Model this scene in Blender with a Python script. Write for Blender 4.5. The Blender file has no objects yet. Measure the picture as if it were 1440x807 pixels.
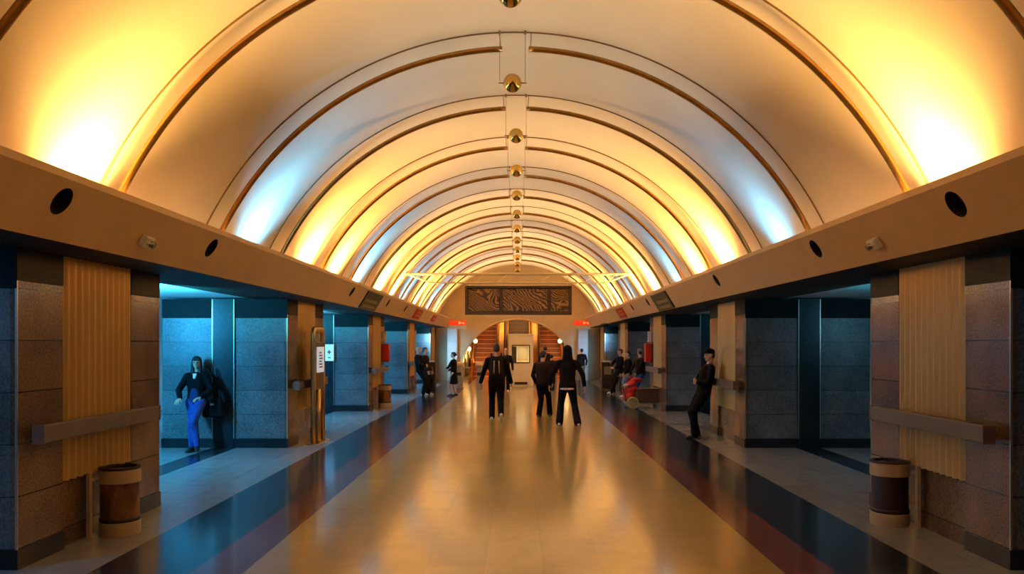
import bpy, bmesh, math, random
from mathutils import Vector, Matrix, noise
random.seed(7)
S = bpy.context.scene
COL = S.collection
PI = math.pi
V = Vector

# ------------------------------------------------------------------ helpers
def tag(o, label=None, cat=None, group=None, kind=None):
    if label: o['label'] = label
    if cat: o['category'] = cat
    if group: o['group'] = group
    if kind: o['kind'] = kind
    return o

def empty(name, loc, rz=0.0):
    o = bpy.data.objects.new(name, None)
    COL.objects.link(o)
    o.location = loc
    o.rotation_euler = (0, 0, rz)
    o.empty_display_size = 0.1
    return o

def mesh_obj(name, me, mats, parent=None, loc=None, rz=None):
    o = bpy.data.objects.new(name, me)
    COL.objects.link(o)
    if not isinstance(mats, (list, tuple)): mats = [mats]
    if len(me.materials) == 0:
        for m in mats: me.materials.append(m)
    if parent is not None: o.parent = parent
    if loc is not None: o.location = loc
    if rz is not None: o.rotation_euler = (0, 0, rz)
    return o

def copy_tree(o, parent=None):
    c = o.copy()
    COL.objects.link(c)
    if parent is not None: c.parent = parent
    for ch in list(o.children):
        copy_tree(ch, c)
    return c

class MB:
    """collects shapes in one bmesh"""
    def __init__(self): self.bm = bmesh.new(); self.mi = 0
    def _new(self, verts):
        for v in verts:
            for f in v.link_faces: f.material_index = self.mi
    def box(self, x0, x1, y0, y1, z0, z1, bev=0.0):
        r = bmesh.ops.create_cube(self.bm, size=1.0)
        vs = r['verts']
        for v in vs:
            v.co = V((x0 + (v.co.x + .5) * (x1 - x0), y0 + (v.co.y + .5) * (y1 - y0), z0 + (v.co.z + .5) * (z1 - z0)))
        self._new(vs)
        if bev > 0:
            es = list({e for v in vs for e in v.link_edges})
            bmesh.ops.bevel(self.bm, geom=es, offset=bev, segments=2, profile=.5, affect='EDGES')
        return self
    def ball(self, c, r, seg=24, sc=(1, 1, 1)):
        q = bmesh.ops.create_uvsphere(self.bm, u_segments=seg, v_segments=seg // 2, radius=r)
        for v in q['verts']:
            v.co = V((v.co.x * sc[0] + c[0], v.co.y * sc[1] + c[1], v.co.z * sc[2] + c[2]))
        self._new(q['verts']); return self
    def tube(self, pts, r, seg=10, caps=True, closed=False):
        pts = [V(p) for p in pts]
        n = len(pts); rings = []
        up = None
        for i, p in enumerate(pts):
            if closed: d = pts[(i + 1) % n] - pts[i - 1]
            elif i == 0: d = pts[1] - pts[0]
            elif i == n - 1: d = pts[-1] - pts[-2]
            else: d = (pts[i + 1] - p).normalized() + (p - pts[i - 1]).normalized()
            d.normalize()
            if up is None:
                up = V((0, 0, 1)) if abs(d.z) < .9 else V((0, 1, 0))
            s = d.cross(up).normalized(); up = s.cross(d).normalized()
            rr = r[i] if isinstance(r, (list, tuple)) else r
            rings.append([self.bm.verts.new(p + s * math.cos(a) * rr + up * math.sin(a) * rr)
                          for a in (2 * PI * k / seg for k in range(seg))])
        m = n if closed else n - 1
        for i in range(m):
            A, B = rings[i], rings[(i + 1) % n]
            for k in range(seg):
                f = self.bm.faces.new((A[k], A[(k + 1) % seg], B[(k + 1) % seg], B[k])); f.material_index = self.mi
        if caps and not closed:
            f = self.bm.faces.new(rings[0][::-1]); f.material_index = self.mi
            f = self.bm.faces.new(rings[-1]); f.material_index = self.mi
        return self
    def lathe(self, prof, c=(0, 0, 0), seg=32):
        """profile of (r, z), closed top and bottom"""
        rings = []
        for r, z in prof:
            rings.append([self.bm.verts.new((c[0] + r * math.cos(2 * PI * k / seg), c[1] + r * math.sin(2 * PI * k / seg), c[2] + z)) for k in range(seg)])
        for A, B in zip(rings, rings[1:]):
            for k in range(seg):
                f = self.bm.faces.new((A[k], A[(k + 1) % seg], B[(k + 1) % seg], B[k])); f.material_index = self.mi
        f = self.bm.faces.new(rings[0][::-1]); f.material_index = self.mi
        f = self.bm.faces.new(rings[-1]); f.material_index = self.mi
        return self
    def prism(self, poly, a0, a1, axis='y'):
        """polygon in the plane across `axis`, extruded a0..a1"""
        def P(u, w, a):
            return {'y': (u, a, w), 'x': (a, u, w), 'z': (u, w, a)}[axis]
        A = [self.bm.verts.new(P(u, w, a0)) for u, w in poly]
        B = [self.bm.verts.new(P(u, w, a1)) for u, w in poly]
        n = len(poly); fs = []
        for i in range(n):
            fs.append(self.bm.faces.new((A[i], A[(i + 1) % n], B[(i + 1) % n], B[i])))
        fs.append(self.bm.faces.new(A[::-1])); fs.append(self.bm.faces.new(B))
        for f in fs: f.material_index = self.mi
        return self
    def hull(self, ells):
        """convex hull of ellipsoids: (centre, (rx,ry,rz), frame or None)"""
        tmp = bmesh.new()
        for c, r, M in ells:
            q = bmesh.ops.create_icosphere(tmp, subdivisions=2, radius=1)
            if not isinstance(r, (tuple, list)): r = (r, r, r)
            for v in q['verts']:
                p = V((v.co.x * r[0], v.co.y * r[1], v.co.z * r[2]))
                if M is not None: p = M @ p
                v.co = p + V(c)
        h = bmesh.ops.convex_hull(tmp, input=tmp.verts[:])
        dead = [g for g in h['geom_interior'] if isinstance(g, bmesh.types.BMVert)]
        if dead: bmesh.ops.delete(tmp, geom=dead, context='VERTS')
        loose = [v for v in tmp.verts if not v.link_faces]
        if loose: bmesh.ops.delete(tmp, geom=loose, context='VERTS')
        vm = {v: self.bm.verts.new(v.co) for v in tmp.verts}
        for f in tmp.faces:
            try:
                g = self.bm.faces.new([vm[v] for v in f.verts]); g.material_index = self.mi
            except ValueError: pass
        tmp.free(); return self
    def cap(self, p, q, r1, r2):
        return self.hull([(p, r1, None), (q, r2, None)])
    def mesh(self, name, smooth=False):
        bmesh.ops.recalc_face_normals(self.bm, faces=self.bm.faces[:])
        me = bpy.data.meshes.new(name)
        self.bm.to_mesh(me); self.bm.free()
        if smooth:
            for p in me.polygons: p.use_smooth = True
        return me
    def build(self, name, mats, parent=None, loc=None, rz=None, smooth=False):
        return mesh_obj(name, self.mesh(name, smooth), mats, parent, loc, rz)

# ------------------------------------------------------------------ materials
def newmat(name):
    m = bpy.data.materials.new(name); m.use_nodes = True
    nt = m.node_tree
    return m, nt, nt.nodes['Principled BSDF']

def simple(name, col, rough=.5, metal=0.0, nscale=0, namt=0.0, spec=.5, bump=0.0, emit=None, estr=0.0):
    m, nt, b = newmat(name)
    b.inputs['Roughness'].default_value = rough
    b.inputs['Metallic'].default_value = metal
    b.inputs['Specular IOR Level'].default_value = spec
    c = (*col, 1)
    b.inputs['Base Color'].default_value = c
    if nscale:
        tc = nt.nodes.new('ShaderNodeTexCoord')
        nz = nt.nodes.new('ShaderNodeTexNoise'); nz.inputs['Scale'].default_value = nscale; nz.inputs['Detail'].default_value = 5
        nt.links.new(tc.outputs['Object'], nz.inputs['Vector'])
        rp = nt.nodes.new('ShaderNodeValToRGB')
        rp.color_ramp.elements[0].position = .3; rp.color_ramp.elements[1].position = .7
        rp.color_ramp.elements[0].color = tuple(max(0, x * (1 - namt)) for x in col) + (1,)
        rp.color_ramp.elements[1].color = tuple(min(1, x * (1 + namt)) for x in col) + (1,)
        nt.links.new(nz.outputs['Fac'], rp.inputs['Fac'])
        nt.links.new(rp.outputs['Color'], b.inputs['Base Color'])
        if bump:
            bp = nt.nodes.new('ShaderNodeBump'); bp.inputs['Strength'].default_value = bump; bp.inputs['Distance'].default_value = .01
            nt.links.new(nz.outputs['Fac'], bp.inputs['Height']); nt.links.new(bp.outputs['Normal'], b.inputs['Normal'])
    if emit:
        b.inputs['Emission Color'].default_value = (*emit, 1)
        b.inputs['Emission Strength'].default_value = estr
    return m

def granite(name, c0, c1, rough=.3, joints=True, spec=.5):
    """speckled granite slabs with horizontal joints about every 0.4 m of height"""
    m, nt, b = newmat(name)
    L = nt.links.new
    tc = nt.nodes.new('ShaderNodeTexCoord')
    n1 = nt.nodes.new('ShaderNodeTexNoise'); n1.inputs['Scale'].default_value = 55; n1.inputs['Detail'].default_value = 6
    n2 = nt.nodes.new('ShaderNodeTexNoise'); n2.inputs['Scale'].default_value = 2.2; n2.inputs['Detail'].default_value = 4
    L(tc.outputs['Object'], n1.inputs['Vector']); L(tc.outputs['Object'], n2.inputs['Vector'])
    mx = nt.nodes.new('ShaderNodeMath'); mx.operation = 'MULTIPLY_ADD'; mx.inputs[1].default_value = .6
    L(n1.outputs['Fac'], mx.inputs[0])
    m2 = nt.nodes.new('ShaderNodeMath'); m2.operation = 'MULTIPLY'; m2.inputs[1].default_value = .4
    L(n2.outputs['Fac'], m2.inputs[0]); L(m2.outputs[0], mx.inputs[2])
    rp = nt.nodes.new('ShaderNodeValToRGB')
    rp.color_ramp.elements[0].position = .38; rp.color_ramp.elements[1].position = .64
    rp.color_ramp.elements[0].color = (*c0, 1); rp.color_ramp.elements[1].color = (*c1, 1)
    L(mx.outputs[0], rp.inputs['Fac'])
    out = rp.outputs['Color']
    if joints:
        sp = nt.nodes.new('ShaderNodeSeparateXYZ'); L(tc.outputs['Object'], sp.inputs[0])
        a = nt.nodes.new('ShaderNodeMath'); a.operation = 'ADD'; a.inputs[1].default_value = .4 * 2 - .152
        L(sp.outputs['Z'], a.inputs[0])
        d = nt.nodes.new('ShaderNodeMath'); d.operation = 'DIVIDE'; d.inputs[1].default_value = .398; L(a.outputs[0], d.inputs[0])
        fl = nt.nodes.new('ShaderNodeMath'); fl.operation = 'FLOOR'; L(d.outputs[0], fl.inputs[0])
        f = nt.nodes.new('ShaderNodeMath'); f.operation = 'FRACT'; L(d.outputs[0], f.inputs[0])
        lt = nt.nodes.new('ShaderNodeMath'); lt.operation = 'LESS_THAN'; lt.inputs[1].default_value = .022; L(f.outputs[0], lt.inputs[0])
        wn = nt.nodes.new('ShaderNodeTexWhiteNoise'); wn.noise_dimensions = '1D'; L(fl.outputs[0], wn.inputs['W'])
        sc = nt.nodes.new('ShaderNodeMapRange'); sc.inputs['To Min'].default_value = .82; sc.inputs['To Max'].default_value = 1.15
        L(wn.outputs['Value'], sc.inputs['Value'])
        vm = nt.nodes.new('ShaderNodeVectorMath'); vm.operation = 'SCALE'; L(out, vm.inputs[0]); L(sc.outputs[0], vm.inputs['Scale'])
        mix = nt.nodes.new('ShaderNodeMixRGB'); L(lt.outputs[0], mix.inputs['Fac']); L(vm.outputs[0], mix.inputs['Color1'])
        mix.inputs['Color2'].default_value = (c0[0] * .25, c0[1] * .25, c0[2] * .25, 1)
        out = mix.outputs['Color']
    L(out, b.inputs['Base Color'])
    b.inputs['Roughness'].default_value = rough
    b.inputs['Specular IOR Level'].default_value = spec
    return m

def tiles(name, c0, c1, mortar, w, h, rough=.16, offset=.5, spec=.5, rot=PI / 2, shift=0.0, msize=.004, coat=0.0):
    m, nt, b = newmat(name); L = nt.links.new
    tc = nt.nodes.new('ShaderNodeTexCoord')
    mp = nt.nodes.new('ShaderNodeMapping'); mp.inputs['Rotation'].default_value = (0, 0, rot); mp.inputs['Location'].default_value = (0, shift, 0)
    L(tc.outputs['Object'], mp.inputs['Vector'])
    br = nt.nodes.new('ShaderNodeTexBrick'); br.offset = offset; br.squash = 1
    br.inputs['Scale'].default_value = 1; br.inputs['Brick Width'].default_value = w; br.inputs['Row Height'].default_value = h
    br.inputs['Mortar Size'].default_value = msize; br.inputs['Mortar Smooth'].default_value = .3; br.inputs['Bias'].default_value = 0
    br.inputs['Color1'].default_value = (*c0, 1); br.inputs['Color2'].default_value = (*c1, 1); br.inputs['Mortar'].default_value = (*mortar, 1)
    L(mp.outputs['Vector'], br.inputs['Vector'])
    nz = nt.nodes.new('ShaderNodeTexNoise'); nz.inputs['Scale'].default_value = 6; nz.inputs['Detail'].default_value = 7
    L(tc.outputs['Object'], nz.inputs['Vector'])
    mr = nt.nodes.new('ShaderNodeMapRange'); mr.inputs['From Min'].default_value = .3; mr.inputs['From Max'].default_value = .7
    mr.inputs['To Min'].default_value = .90; mr.inputs['To Max'].default_value = 1.07
    L(nz.outputs['Fac'], mr.inputs['Value'])
    vm = nt.nodes.new('ShaderNodeVectorMath'); vm.operation = 'SCALE'; L(br.outputs['Color'], vm.inputs[0]); L(mr.outputs[0], vm.inputs['Scale'])
    L(vm.outputs[0], b.inputs['Base Color'])
    r2 = nt.nodes.new('ShaderNodeMapRange'); r2.inputs['To Min'].default_value = rough * .9; r2.inputs['To Max'].default_value = rough * 1.2
    n3 = nt.nodes.new('ShaderNodeTexNoise'); n3.inputs['Scale'].default_value = 1.3; n3.inputs['Detail'].default_value = 4
    L(tc.outputs['Object'], n3.inputs['Vector']); L(n3.outputs['Fac'], r2.inputs['Value']); L(r2.outputs[0], b.inputs['Roughness'])
    b.inputs['Specular IOR Level'].default_value = spec
    b.inputs['Coat Weight'].default_value = coat; b.inputs['Coat Roughness'].default_value = .125
    return m

def wavy_bronze(name):
    m, nt, b = newmat(name); L = nt.links.new
    tc = nt.nodes.new('ShaderNodeTexCoord')
    nz = nt.nodes.new('ShaderNodeTexNoise'); nz.inputs['Scale'].default_value = 1.1; nz.inputs['Detail'].default_value = 1
    L(tc.outputs['Object'], nz.inputs['Vector'])
    ad = nt.nodes.new('ShaderNodeMixRGB'); ad.inputs['Fac'].default_value = .5
    L(tc.outputs['Object'], ad.inputs['Color1']); L(nz.outputs['Color'], ad.inputs['Color2'])
    wv = nt.nodes.new('ShaderNodeTexWave'); wv.wave_type = 'BANDS'; wv.bands_direction = 'DIAGONAL'
    wv.inputs['Scale'].default_value = 12; wv.inputs['Distortion'].default_value = 5; wv.inputs['Detail'].default_value = 2; wv.inputs['Detail Scale'].default_value = 1.2
    L(ad.outputs['Color'], wv.inputs['Vector'])
    rp = nt.nodes.new('ShaderNodeValToRGB')
    rp.color_ramp.elements[0].position = .3; rp.color_ramp.elements[1].position = 1.0
    rp.color_ramp.elements[0].color = (.03, .012, .005, 1); rp.color_ramp.elements[1].color = (.30, .15, .045, 1)
    L(wv.outputs['Color'], rp.inputs['Fac']); L(rp.outputs['Color'], b.inputs['Base Color'])
    bp = nt.nodes.new('ShaderNodeBump'); bp.inputs['Strength'].default_value = .5; bp.inputs['Distance'].default_value = .02
    L(wv.outputs['Color'], bp.inputs['Height']); L(bp.outputs['Normal'], b.inputs['Normal'])
    b.inputs['Roughness'].default_value = .4
    return m

def wood_mat(name, c0, c1, scale=9):
    m, nt, b = newmat(name); L = nt.links.new
    tc = nt.nodes.new('ShaderNodeTexCoord')
    mp = nt.nodes.new('ShaderNodeMapping'); mp.inputs['Scale'].default_value = (1, 1, .35); L(tc.outputs['Object'], mp.inputs['Vector'])
    nz = nt.nodes.new('ShaderNodeTexNoise'); nz.inputs['Scale'].default_value = scale; nz.inputs['Detail'].default_value = 4; nz.inputs['Distortion'].default_value = 1.5
    L(mp.outputs['Vector'], nz.inputs['Vector'])
    rp = nt.nodes.new('ShaderNodeValToRGB'); rp.color_ramp.elements[0].position = .35; rp.color_ramp.elements[1].position = .68
    rp.color_ramp.elements[0].color = (*c0, 1); rp.color_ramp.elements[1].color = (*c1, 1)
    L(nz.outputs['Fac'], rp.inputs['Fac']); L(rp.outputs['Color'], b.inputs['Base Color'])
    b.inputs['Roughness'].default_value = .45
    return m

M = {}
M['vault'] = simple('vault_plaster', (.80, .69, .54), .55, nscale=.7, namt=.05)
M['beam'] = simple('beam_plaster', (.62, .41, .20), .6, nscale=3, namt=.05)
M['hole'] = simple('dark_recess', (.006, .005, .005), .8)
M['brass'] = simple('dark_brass', (.40, .22, .065), .28, 1.0, nscale=12, namt=.12)
M['ball'] = simple('polished_brass', (.66, .45, .13), .1, 1.0)
M['trimline'] = simple('bronze_line', (.30, .19, .08), .5, .6)
M['wire'] = simple('wire', (.35, .27, .16), .5, .4)
M['granite'] = granite('grey_granite', (.055, .055, .055), (.165, .163, .158), .35)
M['granite_warmlit'] = granite('warmlit_granite', (.085, .052, .03), (.21, .135, .078), .2)  # same grey granite with the orange hall light put into its colour
M['black_granite'] = granite('black_granite', (.006, .006, .007), (.022, .022, .024), .3, joints=False, spec=.3)
M['black_band'] = granite('black_band', (.004, .004, .004), (.014, .014, .015), .5, joints=False, spec=.12)
M['panel'] = simple('gold_lamella', (.62, .38, .11), .28, .35, nscale=1.5, namt=.08)
M['trim'] = simple('corner_metal', (.60, .52, .42), .28, .9)
M['rail'] = simple('grey_rail', (.095, .085, .08), .45, .1, nscale=5, namt=.1)
M['rail_end'] = simple('rail_end', (.16, .07, .03), .5)
M['floor_c'] = tiles('centre_tiles', (.49, .32, .062), (.40, .25, .046), (.34, .21, .055), .9, .4511, .31, .5, shift=.2256, spec=.5, coat=.9, msize=.003)
M['floor_r'] = tiles('red_tiles', (.17, .055, .03), (.14, .045, .024), (.04, .02, .015), .9, .395, .13, .5, shift=.1)
M['floor_d'] = tiles('dark_tiles', (.028, .028, .032), (.022, .022, .026), (.012, .012, .012), .9, .383, .15, .5, shift=.0)
M['floor_o'] = tiles('aisle_tiles', (.27, .265, .25), (.235, .23, .215), (.15, .145, .135), .9, .45, .22, .5, msize=.003)
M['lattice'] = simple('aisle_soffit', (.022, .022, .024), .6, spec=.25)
M['corr'] = simple('corrugated_ceiling', (.66, .70, .72), .3, .3)
M['wall'] = simple('platform_wall', (.55, .55, .52), .4, nscale=2, namt=.08)
M['endwall'] = simple('end_wall_plaster', (.47, .35, .20), .65, nscale=2, namt=.07)
M['pier'] = simple('pier_stone', (.55, .55, .53), .4, nscale=8, namt=.06)
M['binmetal'] = simple('bin_beige', (.48, .36, .22), .42, .1)
M['binwood'] = wood_mat('bin_wood', (.05, .018, .006), (.24, .10, .03))
M['bindark'] = simple('bin_dark', (.022, .008, .005), .5)
M['white'] = simple('white_plastic', (.72, .68, .60), .4)
M['grey'] = simple('grey_plastic', (.20, .19, .18), .5)
M['black'] = simple('black_plastic', (.012, .011, .011), .45)
M['cream'] = simple('cream_truss', (.80, .68, .44), .45)
M['boardframe'] = simple('board_frame', (.028, .010, .006), .4)
M['bronze'] = wavy_bronze('bronze_relief')
M['green_sign'] = simple('green_sign', (.010, .020, .007), .45, spec=.3)
M['sign_ink'] = simple('sign_ink', (.24, .20, .07), .5)
M['red_sign'] = simple('red_sign', (.42, .022, .006), .5, spec=.3)
M['red_ink'] = simple('red_sign_ink', (.62, .14, .03), .5)
M['red_glow'] = simple('lit_red_sign', (.3, .02, .005), .4, emit=(.9, .04, .006), estr=.75)
M['orange_glow'] = simple('lit_sign_symbol', (.7, .4, .2), .4, emit=(1.0, .30, .06), estr=.9)
M['pale_strip'] = simple('pale_sign_strip', (.50, .42, .24), .5)
M['red'] = simple('red_enamel', (.50, .02, .015), .35)
M['redcloth'] = simple('red_cloth', (.58, .02, .012), .7, nscale=14, namt=.2, bump=.3)
M['notice'] = simple('notice_white', (.70, .72, .72), .4)
M['notice_lit'] = simple('glowing_notice', (.7, .75, .8), .4, emit=(.55, .75, .9), estr=.45)  # emission added to brighten the help point notice; the display shares it
M['notice_ink'] = simple('notice_ink', (.10, .13, .22), .5)
M['steel_gold'] = simple('golden_steel', (.58, .40, .18), .28, .8)
M['sos_panel'] = simple('dark_brown_panel', (.085, .05, .025), .35, nscale=4, namt=.2)
M['booth'] = simple('booth_cream', (.95, .82, .58), .5, nscale=3, namt=.04)
M['boothdark'] = simple('booth_vent', (.03, .018, .01), .6)
M['tread'] = simple('step_lit_edge', (.55, .22, .07), .5)  # light on the tread edge is put into this colour
M['treaddark'] = simple('step_lit_edge_dark', (.05, .02, .008), .5)  # same painted lit edge for the dark steps
M['step'] = simple('escalator_step', (.17, .04, .014), .5, nscale=6, namt=.2)
M['stepdark'] = simple('escalator_step_dark', (.022, .008, .004), .5, nscale=6, namt=.2)
M['balus'] = wood_mat('balustrade_wood', (.42, .19, .05), (.62, .32, .10), 5)
M['rubber'] = simple('black_rubber', (.015, .012, .012), .6)
M['tunnel'] = simple('tunnel_plaster', (.72, .58, .38), .6)
M['tube'] = simple('lit_tube_blue', (.6, .8, 1), .4, emit=(.10, .62, 1.0), estr=9)
M['globe'] = simple('warm_globe', (1, .9, .7), .4, emit=(1.0, .70, .30), estr=7)
M['fixture'] = simple('fixture_grey', (.10, .11, .12), .5)
M['turn'] = simple('turnstile_steel', (.42, .45, .47), .35, .6)
M['turntop'] = simple('turnstile_top', (.75, .62, .40), .4)
M['blue_poster'] = simple('blue_poster', (.02, .08, .5), .4, emit=(.01, .06, .8), estr=.7)
M['wheel'] = simple('wheel_rim', (.55, .38, .14), .4, .3)
M['crate'] = wood_mat('brown_box', (.05, .02, .01), (.11, .045, .02), 7)
m, nt, b = newmat('booth_glass')
b.inputs['Transmission Weight'].default_value = 1; b.inputs['Roughness'].default_value = .03; b.inputs['IOR'].default_value = 1.05
M['glass'] = m
# people
def cloth(name, c, rough=.85): return simple(name, c, rough, nscale=18, namt=.2, bump=.15, spec=.1)
M['skin'] = simple('skin', (.55, .30, .19), .5)
M['blackcloth'] = cloth('black_cloth', (.0045, .004, .0045))
M['darkcloth'] = cloth('dark_cloth', (.010, .009, .010))
M['bluecloth'] = cloth('navy_cloth', (.015, .03, .09))
M['browncloth'] = cloth('dark_brown_cloth', (.017, .009, .006))
M['jeans'] = cloth('blue_jeans', (.018, .055, .22))
M['paleJeans'] = cloth('pale_jeans', (.22, .25, .30))
M['greycloth'] = cloth('grey_trousers', (.23, .20, .15))
M['hair'] = simple('dark_hair', (.010, .006, .005), .55)
M['paleshoe'] = simple('pale_shoe', (.68, .56, .40), .5)
M['darkshoe'] = simple('dark_shoe', (.02, .015, .012), .45)
M['whitecloth'] = cloth('white_cloth', (.75, .66, .55))
M['eye'] = simple('eye_dark', (.01, .008, .007), .2)
M['lips'] = simple('lips', (.35, .12, .09), .5)

# ------------------------------------------------------------------ camera (photo is 1440 x 807)
F = 1150.0; VX, VY = 729.0, 483.0; CX, CH = .035, 1.72
cd = bpy.data.cameras.new('camera'); cam = bpy.data.objects.new('camera', cd); COL.objects.link(cam)
cam.location = (CX, 0, CH); cam.rotation_euler = (PI / 2, 0, 0)
cd.sensor_width = 36; cd.lens = 36 * F / 1440
cd.shift_x = -(VX - 720) / 1440; cd.shift_y = (VY - 403.5) / 1440
cd.clip_start = .05; cd.clip_end = 300
S.camera = cam
def at(x, y, D): return V((CX + (x - VX) * D / F, D, CH - (y - VY) * D / F))

# ------------------------------------------------------------------ setting
D0, D1 = -3.5, 38.3
PF, PO = 3.78, 5.84          # pillar aisle face and outer face
HS = 2.457                   # soffit height
XW = 9.2                     # platform outer walls
VC, VR = 1.335, 4.07         # vault centre height and radius
RR = 3.87                    # radius of the brass rods
ribs = [7.22 + 2.45 * (n - 1) for n in range(0, 13)]
ribs[0] = 4.98
pill = [7.45 + 7.28 * n for n in range(5)]

# floor, with inlaid bands
mb = MB()
bands = [(0, 2.03, 0), (2.03, 2.425, 1), (2.425, 3.19, 2), (3.19, 4.62, 3), (4.62, 5.02, 2), (5.02, XW, 3)]
for s in (-1, 1):
    for a, c, mi in bands:
        if s < 0: a, c = -c, -a
        vs = [mb.bm.verts.new(p) for p in ((a, D0, 0), (c, D0, 0), (c, 60, 0), (a, 60, 0))]
        f = mb.bm.faces.new(vs); f.material_index = mi
bmesh.ops.remove_doubles(mb.bm, verts=mb.bm.verts[:], dist=1e-5)
ex = bmesh.ops.extrude_face_region(mb.bm, geom=mb.bm.faces[:])
bmesh.ops.translate(mb.bm, verts=[g for g in ex['geom'] if isinstance(g, bmesh.types.BMVert)], vec=(0, 0, -.12))
fl = mb.build('floor', [M['floor_c'], M['floor_r'], M['floor_d'], M['floor_o']])
tag(fl, 'polished beige tiled station floor with dark red and black border bands', 'floor', kind='structure')

# barrel vault
mb = MB()
a0 = math.asin((2.55 - VC) / VR)
NA = 96
inn = [(VR * math.cos(a), VC + VR * math.sin(a)) for a in (a0 + (PI - 2 * a0) * i / NA for i in range(NA + 1))]
outr = [((VR + .15) * math.cos(a), VC + (VR + .15) * math.sin(a)) for a in (a0 + (PI - 2 * a0) * i / NA for i in range(NA + 1))]
mb.prism(inn + outr[::-1], D0, D1, 'y')
vault = mb.build('ceiling', M['vault'])
for p in vault.data.polygons: p.use_smooth = len(p.vertices) == 4
vault.data.set_sharp_from_angle(angle=math.radians(30))
tag(vault, 'cream plaster barrel vault over the central hall', 'ceiling', kind='structure')

# bronze lines on the vault, one ring beside each rod
for i, d in enumerate(ribs):
    mb = MB()
    aa = math.asin((2.62 - VC) / VR)
    pts = [((VR - .004) * math.cos(a), d, VC + (VR - .004) * math.sin(a)) for a in (aa + (PI - 2 * aa) * k / 80 for k in range(81))]
    mb.tube(pts, .011, 6)
    o = mb.build('trim_%d' % (i + 1), M['trimline'], smooth=True)
    tag(o, 'thin bronze line ringing the vault, %s from the camera' % ['nearest', 'second', 'third', 'fourth', 'fifth', 'sixth', 'seventh', 'eighth', 'ninth', 'tenth', 'eleventh', 'twelfth', 'thirteenth'][i], 'trim', 'bronze lines on the vault', 'structure')

# sloping beams with round recesses
BX, TX, LX = 3.29, 3.016, 3.05
def beam(side, holes):
    mb = MB()
    prof = [(BX, HS), (LX, 2.848), (TX + .045, 2.905), (TX + .16, 2.905), (BX + .10, HS + .16), (4.35, HS + .16), (4.35, HS)]
    prof = [(side * x, z) for x, z in prof]
    mb.prism(prof, D0, 37.9, 'y')
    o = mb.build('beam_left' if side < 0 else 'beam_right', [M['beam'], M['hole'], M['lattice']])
    me = o.data
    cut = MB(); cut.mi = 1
    t = .25
    nrm = V((-side * .853, 0, -.523)).normalized()
    for d in holes:
        c = V((side * (BX - .613 * t), d, HS + t))
        cut.tube([c + nrm * .1, c - nrm * .10], .105, 32)
    co = cut.build('cut', [M['beam'], M['hole'], M['lattice']])
    md = o.modifiers.new('b', 'BOOLEAN'); md.object = co; md.operation = 'DIFFERENCE'; md.solver = 'EXACT'
    dg = bpy.context.evaluated_depsgraph_get()
    nm = bpy.data.meshes.new_from_object(o.evaluated_get(dg))
    o.modifiers.clear(); o.data = nm
    bpy.data.objects.remove(co)
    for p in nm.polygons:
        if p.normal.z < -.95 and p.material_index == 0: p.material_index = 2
    return o
HL = [5.68, 8.45, 15.6, 19.9, 23.0]; HR = [5.80, 8.53, 12.8, 19.6, 22.3]
b = beam(-1, HL); tag(b, 'sloping tan fascia beam along the left side with round dark recesses', 'beam', kind='structure')
b = beam(1, HR); tag(b, 'sloping tan fascia beam along the right side with round dark recesses', 'beam', kind='structure')

# aisle ceilings (corrugated) and platform walls
for s in (-1, 1):
    mb = MB()
    n = int((D1 - D0) / .045)
    lo, hi = [], []
    for i in range(n + 1):
        d = D0 + (D1 - D0) * i / n
        z = HS + .045 + .03 * math.sin(2 * PI * d / .30)
        x0, x1 = s * 4.13, s * XW
        lo.append((mb.bm.verts.new((x0, d, z)), mb.bm.verts.new((x1, d, z))))
        hi.append((mb.bm.verts.new((x0, d, HS + .3)), mb.bm.verts.new((x1, d, HS + .3))))
    for i in range(n):
        mb.bm.faces.new((lo[i][0], lo[i][1], lo[i + 1][1], lo[i + 1][0]))
        mb.bm.faces.new((hi[i][0], hi[i + 1][0], hi[i + 1][1], hi[i][1]))
    o = mb.build('ceiling_left' if s < 0 else 'ceiling_right', M['corr'], smooth=True)
    tag(o, 'corrugated metal ceiling of the %s side aisle' % ('left' if s < 0 else 'right'), 'ceiling', kind='structure')
    mb = MB(); mb.box(min(s * XW, s * (XW + .2)), max(s * XW, s * (XW + .2)), D0, D1, 0, HS + .3)
    o = mb.build('wall_left' if s < 0 else 'wall_right', M['wall'])
    tag(o, 'pale platform wall beyond the %s aisle' % ('left' if s < 0 else 'right'), 'wall', kind='structure')
    mb = MB(); mb.box(min(s * 4.13, s * XW), max(s * 4.13, s * XW), D1 + .02, D1 + .22, 0, HS + .3)
    o = mb.build('wall_end_left' if s < 0 else 'wall_end_right', M['wall'])
    tag(o, 'wall closing the far end of the %s aisle' % ('left' if s < 0 else 'right'), 'wall', kind='structure')
mb = MB(); mb.box(-XW, XW, D0 - .2, D0, 0, 5.6)
tag(mb.build('wall_back', M['endwall']), 'plain wall closing the hall behind the viewer', 'wall', kind='structure')

# end wall with arched opening
mb = MB()
oc, orr = .12, 2.74            # arch centre height, radius
arch = []
for k in range(49):
    a = PI * k / 48
    arch.append((orr * math.cos(a), oc + (orr) * math.sin(a)))
arch = [p for p in arch if p[1] > .02]
W = 4.3; TOP = 5.6
pts = [(arch[0][0], 0)] + [(W, 0), (W, TOP), (-W, TOP), (-W, 0)] + [(arch[-1][0], 0)] + arch[::-1]
mb.prism(pts, D1, D1 + .45, 'y')
o = mb.build('wall_end', M['endwall'])
tag(o, 'tan lunette wall at the far end with a low arched opening to the escalators', 'wall', kind='structure')
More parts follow.
